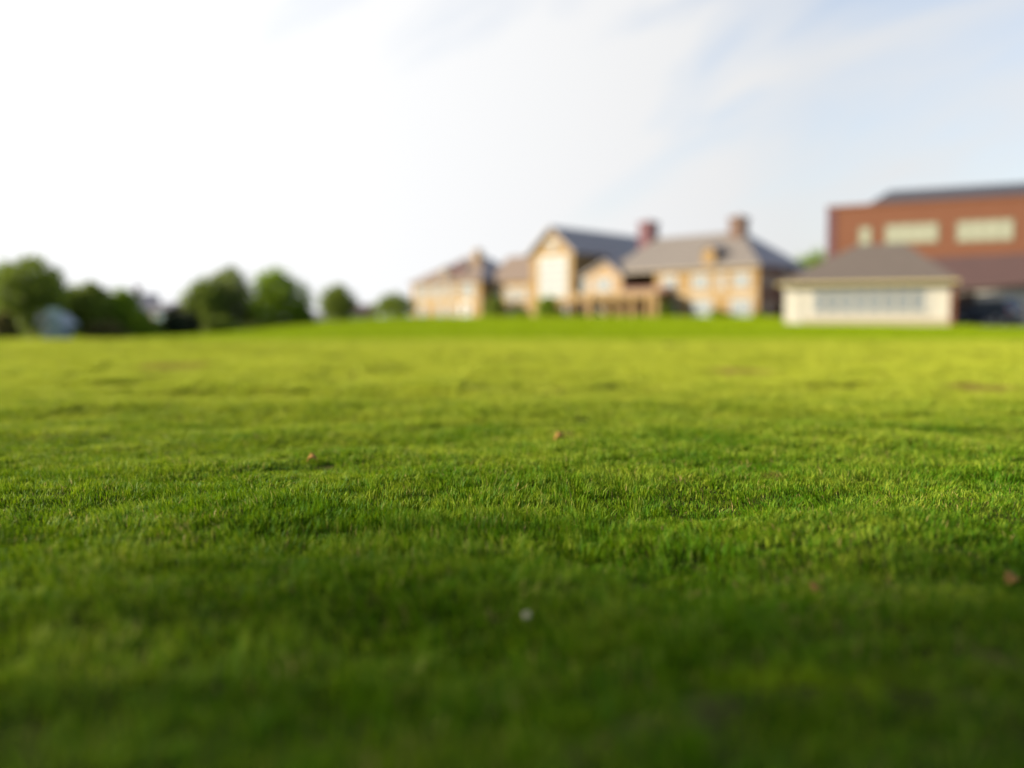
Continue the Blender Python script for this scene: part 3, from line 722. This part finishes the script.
# ------------------------------------------------------------------ trees
def leaf_mat(name, c0, c1):
    k = N(name)
    at = k.new('ShaderNodeAttribute', attribute_name='v').outputs['Fac']
    c = k.mix(k.math('MULTIPLY_ADD', k.noise(0.9, 3), 0.9, k.math('MULTIPLY_ADD', at, 0.6, -0.35), clamp=True), c0, c1)
    k.l.new(c, k.p.inputs['Base Color']); k.p.inputs['Roughness'].default_value = 0.6; k.p.inputs['Specular IOR Level'].default_value = 0.25
    tr = k.new('ShaderNodeBsdfTranslucent'); k.l.new(c, tr.inputs['Color'])
    ms = k.new('ShaderNodeMixShader'); ms.inputs[0].default_value = 0.42
    k.l.new(k.p.outputs[0], ms.inputs[1]); k.l.new(tr.outputs[0], ms.inputs[2]); k.l.new(ms.outputs[0], k.out.inputs['Surface'])
    return k.m
LM = {'mid': leaf_mat('leaves_mid', (0.12,0.175,0.022), (0.23,0.29,0.04)),
      'bright': leaf_mat('leaves_bright', (0.135,0.225,0.012), (0.26,0.36,0.022)),
      'grey': leaf_mat('leaves_greyish', (0.13,0.175,0.045), (0.23,0.28,0.075)),
      'dark': leaf_mat('leaves_dark', (0.018,0.03,0.016), (0.04,0.055,0.022)),
      'olive': leaf_mat('leaves_olive', (0.07,0.07,0.02), (0.16,0.14,0.04))}

def leaves(lobes, n, size, seed):
    g = np.random.default_rng(seed)
    lob = np.array(lobes, float); vol = lob[:, 3]*lob[:, 4]
    pick = g.choice(len(lob), n, p=vol/vol.sum())
    d = g.normal(0, 1, (n, 3)); d /= np.linalg.norm(d, axis=1)[:, None]
    tuft = g.normal(0, 1, (60, 3)); tuft /= np.linalg.norm(tuft, axis=1)[:, None]        # twig clusters on each lobe
    j = g.integers(0, 60, n); d = d*0.34 + tuft[j]*(0.55+0.75*g.random((60, 1))[j])*(0.85+0.2*g.random((n, 1)))
    r = g.random(n)**0.35
    c = lob[pick, :3] + d*np.column_stack([lob[pick, 3], lob[pick, 3], lob[pick, 4]])*r[:, None]
    a = g.normal(0, 1, (n, 3)); a /= np.linalg.norm(a, axis=1)[:, None]
    b = np.cross(a, g.normal(0, 1, (n, 3))); b /= np.linalg.norm(b, axis=1)[:, None]
    s = size*g.uniform(0.6, 1.3, (n, 1))
    v = np.stack([c-a*s, c-b*s*.55, c+a*s, c+b*s*.55], 1).reshape(-1, 3)
    return v, np.arange(4*n).reshape(-1, 4), np.repeat(g.random(n), 4)

def tree(px, d, w_px, ytop, ybase, name, label, cat, leaf, seed, trunk=0.22, shape='round', n=6500, group=None, size=0.16):
    x = (px-512)/F*d; h = (ybase-ytop)/F*d; w = w_px/F*d
    zb = tz(x, d); h += (CAMH+(HZ-ybase)/F*d)-zb
    g = random.Random(seed)
    t = empty(name, (x, d, zb), 0, label, cat, group)
    th = h*trunk
    lobes = []
    K = 20
    for i in range(K):
        f = (i+0.5)/K; zc = th+(h-th)*(0.10+0.78*f)
        prof = {'round': math.sin(math.pi*(0.16+0.72*f))**0.8, 'cone': (1-f)**0.65*0.98+0.10, 'spread': 0.55+0.5*math.sin(math.pi*f), 'shrub': (1-f*f)**.5, 'egg': math.sin(math.pi*(0.30+0.62*f))**0.8}[shape]
        a = i*2.4+g.uniform(-.4, .4); rr = w*0.5*prof*g.uniform(0.45, 0.80)
        lr = w*0.5*prof*g.uniform(0.34, 0.58)+0.04*w
        lobes.append((rr*math.cos(a), rr*math.sin(a), zc, lr, min(lr*0.9, (h-th)*0.17+0.02*h)))
    lobes.append((0, 0, th+(h-th)*0.45, w*0.30, (h-th)*0.34)); lobes.append((g.uniform(-.05, .05)*w, 0, h-(h-th)*0.13, w*0.17, (h-th)*0.13))
    for i in range(7):                                     # a few boughs that stick out of the round
        a = g.uniform(0, 6.28); f = g.uniform(0.25, 0.95); rr = w*0.5*math.sqrt(max(0.05, 1-(2*f-1)**2))*g.uniform(.85, 1.0)
        lobes.append((rr*math.cos(a), rr*math.sin(a), th+(h-th)*(0.08+0.86*f), w*g.uniform(.07, .12), w*g.uniform(.07, .12)))
    m = MB(); r0 = max(0.06, 0.032*h)
    m.tube([(0, 0, -0.4), (0, 0, 0.15), (0.03*h, 0.01, th), (0.0, 0.02, h*0.7)], [r0*1.5, r0, r0*0.8, r0*0.25], 9)
    for i in (1, 3, 5, 7, 9, 11, 13):
        L = lobes[i]; zs = max(th*0.8, L[2]*0.62)
        m.tube([(0.02*h, 0.01, zs), (L[0]*.5, L[1]*.5, (zs+L[2])/2), (L[0]*.95, L[1]*.95, L[2])], [r0*0.45, r0*0.3, r0*0.1], 6)
    m.build('trunk', M['bark'], t, smooth=True)
    v, q, at = leaves(lobes, n, size, seed)
    cr = bpy.data.objects.new('crown', nmesh('crown', v, q, LM[leaf], at)); COL.objects.link(cr); cr.parent = t
    return t
GT = 'trees along the left edge of the field'
tree(32, 66, 62, 252, 339, 'broadleaf_tree', 'tallest broad tree at the left edge of the photo', 'tree', 'mid', 1, 0.06, 'spread', 8000, GT)
tree(-16, 68, 64, 262, 339, 'broadleaf_tree', 'broad tree cut off by the left edge of the photo', 'tree', 'bright', 21, 0.05, 'spread', 7000, GT)
tree(57, 74, 20, 269, 337, 'broadleaf_tree', 'thin greyish tree just right of the tallest left tree', 'tree', 'grey', 2, 0.2, 'round', 3500, GT)
tree(92, 70, 44, 280, 338, 'broadleaf_tree', 'first bushy tree of the hedge right of the pale blue house', 'tree', 'mid', 3, 0.03, 'round', 6000, GT)
tree(123, 72, 36, 287, 338, 'broadleaf_tree', 'second lower bushy tree of the hedge in front of the grey house', 'tree', 'bright', 4, 0.03, 'round', 5000, GT)
tree(71, 74, 30, 286, 338, 'garden_shrub', 'rounded green shrub touching the pale blue house', 'shrub', 'bright', 5, 0.0, 'shrub', 4000)
tree(143, 70, 20, 310, 338, 'garden_shrub', 'low bright shrub at the foot of the second hedge tree', 'shrub', 'bright', 6, 0.0, 'shrub', 2500)
tree(6, 62, 26, 312, 340, 'garden_shrub', 'olive-brown shrub below the tallest left tree', 'shrub', 'olive', 7, 0.0, 'shrub', 3000)
tree(106, 66, 36, 321, 339, 'garden_shrub', 'olive low shrub under the first hedge tree', 'shrub', 'olive', 27, 0.0, 'shrub', 3000)
tree(157, 74, 16, 319, 336, 'garden_shrub', 'low green shrub in front of the narrow dark-roofed house', 'shrub', 'mid', 53, 0.0, 'shrub', 2000)
tree(173, 76, 24, 309, 335, 'evergreen_shrub', 'dark evergreen shrub right of the narrow dark-roofed house', 'shrub', 'dark', 8, 0.0, 'shrub', 3500)
tree(189, 78, 22, 310, 334, 'evergreen_shrub', 'dark evergreen shrub at the foot of the wide round tree', 'shrub', 'dark', 9, 0.0, 'shrub', 3500)
tree(230, 84, 54, 264, 332, 'broadleaf_tree', 'wide round tree left of the bright egg-shaped tree', 'tree', 'grey', 10, 0.0, 'round', 8000, GT)
tree(206, 82, 42, 276, 333, 'broadleaf_tree', 'lower green tree merging with the wide round tree', 'tree', 'mid', 11, 0.04, 'round', 6000, GT)
tree(278, 84, 62, 267, 331, 'broadleaf_tree', 'bright egg-shaped tree in the middle of the left side', 'tree', 'bright', 12, 0.03, 'egg', 8500, GT)
tree(301, 86, 26, 302, 331, 'garden_shrub', 'low green shrub right of the egg-shaped tree', 'shrub', 'mid', 13, 0.0, 'shrub', 2500)
tree(252, 88, 24, 306, 331, 'garden_shrub', 'low greyish shrub between the wide tree and the egg-shaped tree', 'shrub', 'grey', 33, 0.0, 'shrub', 2500)
tree(222, 80, 30, 316, 333, 'garden_shrub', 'low shrub in front of the wide round tree', 'shrub', 'mid', 51, 0.0, 'shrub', 2500)
tree(274, 82, 34, 317, 331.5, 'garden_shrub', 'low shrub in front of the egg-shaped tree', 'shrub', 'mid', 52, 0.0, 'shrub', 2500)
tree(338, 90, 36, 283, 330, 'broadleaf_tree', 'slim upright tree standing alone before the far houses', 'tree', 'mid', 14, 0.05, 'round', 5500, GT)
tree(393, 112, 44, 293, 323, 'broadleaf_tree', 'small dark round tree at the left end of the mansion', 'tree', 'mid', 15, 0.0, 'shrub', 5000, GT)
tree(496, 136, 28, 295, 319, 'garden_shrub', 'dark bush before the recessed link of the mansion', 'shrub', 'mid', 16, 0.0, 'shrub', 3000)
tree(520, 130, 16, 308, 319, 'garden_shrub', 'small bush left of the tall gable', 'shrub', 'mid', 26, 0.0, 'shrub', 2000)
tree(548, 121, 28, 295, 319, 'garden_shrub', 'green bush at the foot of the tall gable', 'shrub', 'bright', 17, 0.0, 'shrub', 3000)
tree(665, 112, 18, 301, 319, 'garden_shrub', 'dark green shrub beside the porch of the mansion', 'shrub', 'mid', 43, 0.0, 'shrub', 2000)
tree(717, 108, 15, 309, 319, 'garden_shrub', 'small shrub between the lower windows of the right block', 'shrub', 'mid', 44, 0.0, 'shrub', 1500)
tree(758, 104, 10, 311, 319, 'garden_shrub', 'little shrub by the right front corner of the mansion', 'shrub', 'mid', 45, 0.0, 'shrub', 1200)
tree(815, 145, 54, 250, 300, 'broadleaf_tree', 'leafy tree showing between the mansion and the brick hall', 'tree', 'bright', 18, 0.02, 'round', 9000, GT, 0.25)
tree(784, 96, 12, 300, 321, 'garden_shrub', 'dark shrub in the gap left of the pavilion', 'shrub', 'dark', 19, 0.0, 'shrub', 2000)

# a big unseen tree, added left of and behind the camera to shade the nearest grass
tree_xy = (-31.0, -5.15)
def added_shade_tree(x, y):
    t = empty('added_shade_tree', (x, y, 0), 0, 'large unseen tree added to shade the nearest grass', 'tree')
    g = random.Random(4); lobes = []
    for i in range(26):
        a = i*2.4; f = (i+.5)/26; rr = 4.6*math.sqrt(f)*g.uniform(.7, 1)
        lobes.append((rr*math.cos(a), rr*math.sin(a), 9.6+g.uniform(-2.6, 2.6)*(1-0.5*f), 1.7, 1.35))
    m = MB(); m.tube([(0,0,-.4),(0,0,.3),(.2,0,5),(0,.1,10)], [.55,.36,.28,.08], 10)
    for L in lobes[::2]: m.tube([(0.1,0,5.5),(L[0]*.5,L[1]*.5,(5.5+L[2])/2),L[:3]], [.14,.09,.03], 6)
    m.build('trunk', M['bark'], t, smooth=True)
    v, q, at = leaves(lobes, 44000, 0.17, 99)
    cr = bpy.data.objects.new('crown', nmesh('crown', v, q, LM['mid'], at)); COL.objects.link(cr); cr.parent = t
added_shade_tree(*tree_xy)

# far wood on the horizon: one mass
g = np.random.default_rng(5)
lob = []
for i in range(320):
    d = g.uniform(330, 520); r = g.uniform(-0.95, 0.95); hh = g.uniform(3, 7.5)
    lob.append((r*d, d, -2.8+hh*0.45, g.uniform(7, 14), hh*0.55))
v, q, at = leaves(lob, 110000, 0.9, 77)
o = bpy.data.objects.new('far_wood', nmesh('far_wood', v, q, LM['grey'], at)); COL.objects.link(o)
tag(o, 'low far-off line of trees along the horizon', 'woodland', kind='stuff')

# ------------------------------------------------------------------ small things in the near grass
def at_px(px, py):
    z = 0.02
    for _ in range(6):
        d = (CAMH-z)*F/(py-HZ); x = (px-512)/F*d; z = tz(x, d)+0.03
    return x, d
x, y = at_px(527, 630); z = tz(x, y)
cl = empty('clover_flower', (x, y, z), 0, 'small white clover flower head standing in the near grass', 'flower')
MB().tube([(0, 0, -0.005), (0.002, 0.001, 0.02), (0, 0, 0.045)], [0.0011, 0.001, 0.0009], 6).build('stem', simple('clover_stem', (0.10,0.17,0.03)), cl)
m = MB(); rg = random.Random(3)
for i in range(70):
    t = i/70; th = math.acos(1-1.75*t); ph = i*2.39996
    dv = Vector((math.sin(th)*math.cos(ph), math.sin(th)*math.sin(ph), math.cos(th)))
    c0 = Vector((0, 0, 0.049))+dv*0.003; c1 = Vector((0, 0, 0.049))+dv*rg.uniform(0.0065, 0.0085)
    m.tube([c0, (c0+c1)/2, c1], [0.0008, 0.0017, 0.0007], 5)
m.build('flower_head', simple('clover_petals', (0.50,0.46,0.32), 0.7), cl)

DRY = simple('dry_leaf', (0.20,0.115,0.035), 0.9, scale=60, spec=0.05)
def dry_leaf(px, py, s, rz, label, seed):
    x, y = at_px(px, py); z = tz(x, y)
    rg = random.Random(seed); n = 9; m = MB(); rows = []
    for i in range(n):
        f = i/(n-1); w = math.sin(math.pi*min(1, f*0.93+0.05))**0.8*0.5
        cz = 0.34*math.sin(math.pi*f)
        for j in range(5):
            g_ = (j-2)/2
            m.v.append(((f-.5)*s, g_*w*s, (cz+0.5*g_*g_*w+rg.uniform(-.03, .03))*s))
    for i in range(n-1):
        for j in range(4): a = i*5+j; m.f.append((a, a+1, a+6, a+5))
    o = m.build('dry_leaf', DRY, None, smooth=True)
    sd = o.modifiers.new('thickness', 'SOLIDIFY'); sd.thickness = 0.0012
    o.location = (x, y, z+0.014); o.rotation_euler = (0.2, -0.15, rz)
    return tag(o, label, 'leaf', 'dry leaves lying in the grass')
dry_leaf(822, 589, 0.034, 0.4, 'curled red-brown leaf right of the clover flower', 1)
dry_leaf(1022, 580, 0.040, 0.2, 'curled brown leaf at the right edge of the photo', 2)
dry_leaf(311, 458, 0.05, 0.1, 'flattened tan leaf left of the middle of the lawn', 3)
dry_leaf(560, 437, 0.06, 0.0, 'dull brown leaf in the middle of the lawn', 4)
